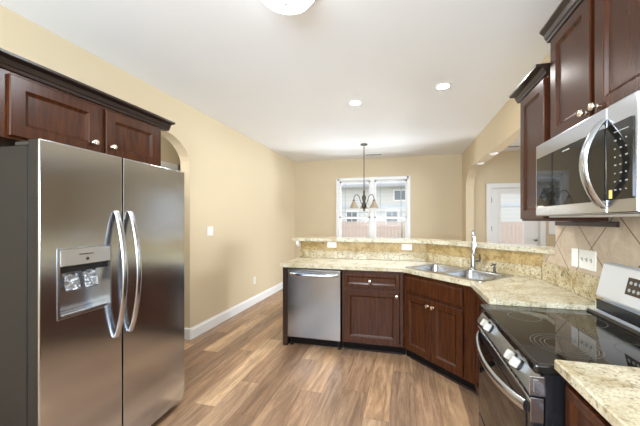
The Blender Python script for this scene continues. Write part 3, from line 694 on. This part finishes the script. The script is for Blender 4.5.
dome(-3.0, 2.2, 'added unseen dome light brightening the hall behind the left arch', 14, 'POINT')  # this lamp is unseen, added to brighten the hall
em_can = emit('can_glow', (1, .98, .94), LAMP['can'])
def can(x, y, label):
    t = thing('recessed_light', label, 'ceiling light', (x, y, H), 0, 'recessed can lights')
    bm = BM(); lathe(bm, [(.058, -.0045), (.078, -.004), (.080, -.0005), (.058, -.0005)], 32, cap=False); obj('trim_ring', bm, M['white'], t, True)
    bm = BM(); lathe(bm, [(0, -.0025), (.058, -.0025)], 32, cap=False); obj('lens', bm, em_can, t)
    l = bpy.data.lights.new('can_lamp', 'SPOT'); l.energy = LAMP['can_w']; l.spot_size = 2.0; l.spot_blend = .6; l.shadow_soft_size = .04; l.color = (.86, .93, 1)
    o = bpy.data.objects.new('can_lamp', l); C.objects.link(o); o.location = (0, 0, -.02); o.parent = t
can(-.545, 3.22, 'left round recessed ceiling light, farther from the camera')
can(.377, 3.03, 'right round recessed ceiling light, nearer the right wall')
can(-1.4, -1.2, 'added unseen recessed fill light behind the camera on the left'); can(.4, -1.2, 'added unseen recessed fill light behind the camera on the right')  # unseen pair, added as fill for the near kitchen
def vent(x, y, w, d, label):
    t = thing('ceiling_vent', label, 'vent', (x, y, H), 0, 'ceiling air registers')
    bm = BM(); prism(bm, [(-w/2, -d/2), (w/2, -d/2), (w/2, d/2), (-w/2, d/2)], -.012, -.0005, holes=[[(-w/2+.02, -d/2+.02), (w/2-.02, -d/2+.02), (w/2-.02, d/2-.02), (-w/2+.02, d/2-.02)]]); obj('frame', bm, M['white'], t)
    bm = BM(); k = -d/2+.03
    while k < d/2-.02: box(bm, -w/2+.02, k-.005, -.010, w/2-.02, k+.003, -.003); k += .016
    obj('louvers', bm, mat('louver_grey', (.35, .35, .35), .5), t)
vent(-.60, 5.80, .36, .16, 'white ceiling air register near the dining window')
vent(1.85, 5.75, .36, .16, 'ceiling air register in the living room beyond the arch')
for y, lb in ((4.35, 'nearer small white glowing disc under the arch header'), (5.05, 'farther small white glowing disc under the arch header')):
    t = thing('header_disc', lb, 'light', (XR+.07, y, 2.3295), 0, 'header discs')  # small raised disc with a faintly emissive face
    bm = BM(); lathe(bm, [(.0, -.012), (.05, -.012), (.055, -.008), (.055, -.0005)], 24); obj('housing', bm, M['white'], t, True)
    bm = BM(); lathe(bm, [(0, -.0135), (.042, -.0135), (.044, -.012)], 24); obj('lens', bm, emit('disc_glow', (1, .95, .85), .45), t)

# chandelier
chx, chy = -.69, 5.0
ch = thing('chandelier', 'three-arm pewter chandelier with bell glass shades in front of the window', 'chandelier', (chx, chy, 1.58))
zc = H-1.58
bm = BM(); lathe(bm, [(.0, zc-.028), (.02, zc-.028), (.055, zc-.02), (.062, zc-.0005), (0, zc-.0005)], 24); obj('canopy', bm, M['bronze'], ch, True)
bm = BM(); tube(bm, [(0, 0, .36), (0, 0, zc-.02)], .0055, 8)
z = .40
while z < zc-.05: lathe(bm, [(.004, z), (.010, z+.008), (.010, z+.018), (.004, z+.026)], 8); z += .04
obj('chain', bm, M['bronze'], ch, True)
bm = BM(); lathe(bm, [(0, -.02), (.014, -.014), (.018, .0), (.012, .016), (.034, .045), (.044, .085), (.030, .125), (.024, .16), (.036, .195), (.038, .235), (.020, .265), (.014, .30), (.022, .32), (.012, .345), (.006, .37)], 18); obj('column', bm, M['bronze'], ch, True)
gl = mat('frosted_amber_glass', (.33, .26, .18), .35, Emission_Strength=.03); bsdf(gl).inputs['Emission Color'].default_value = (1, .86, .62, 1)
for k in range(3):
    a = .136+PI/2 + k*2*PI/3; R = .2; dx, dy = math.cos(a), math.sin(a)
    bm = BM(); pts = []
    for r, zz in ((.02, .10), (.05, .115), (.075, .17), (.095, .235), (.13, .27), (.165, .265), (.19, .235), (R, .20), (R, .175)): pts.append((dx*r, dy*r, zz))
    tube(bm, pts, .0065, 8); lathe(bm, [(.010, .155), (.022, .158), (.022, .175), (.008, .185)], 14, Matrix.Translation((dx*R, dy*R, 0))); arm = obj('arm', bm, M['bronze'], ch, True)
    bm = BM(); lathe(bm, [(.078, .035), (.080, .037), (.062, .07), (.045, .105), (.034, .14), (.02, .158), (.017, .158), (.031, .139), (.042, .104), (.059, .069), (.075, .037)], 24, Matrix.Translation((dx*R, dy*R, 0)), cap=False); obj('shade', bm, gl, arm, True)
    bm = BM(); lathe(bm, [(0, .06), (.018, .065), (.026, .085), (.022, .105), (.012, .13), (.012, .157)], 14, Matrix.Translation((dx*R, dy*R, 0))); obj('bulb', bm, emit('bulb_glow', (1, .9, .72), 1.0), arm, True)
    l = bpy.data.lights.new('bulb_lamp', 'POINT'); l.energy = LAMP['chand']; l.shadow_soft_size = .03; l.color = (1, .86, .66)
    o = bpy.data.objects.new('bulb_lamp', l); C.objects.link(o); o.location = (dx*R, dy*R, .03); o.parent = ch
# pale panel beside the living room door
bm = BM(); box(bm, 2.64, YB-.02, 1.14, 3.0, YB-.0005, 1.42, .004); tag(obj('wall_panel', bm, M['white']), 'pale panel on the living room wall right of the glass door', 'panel')
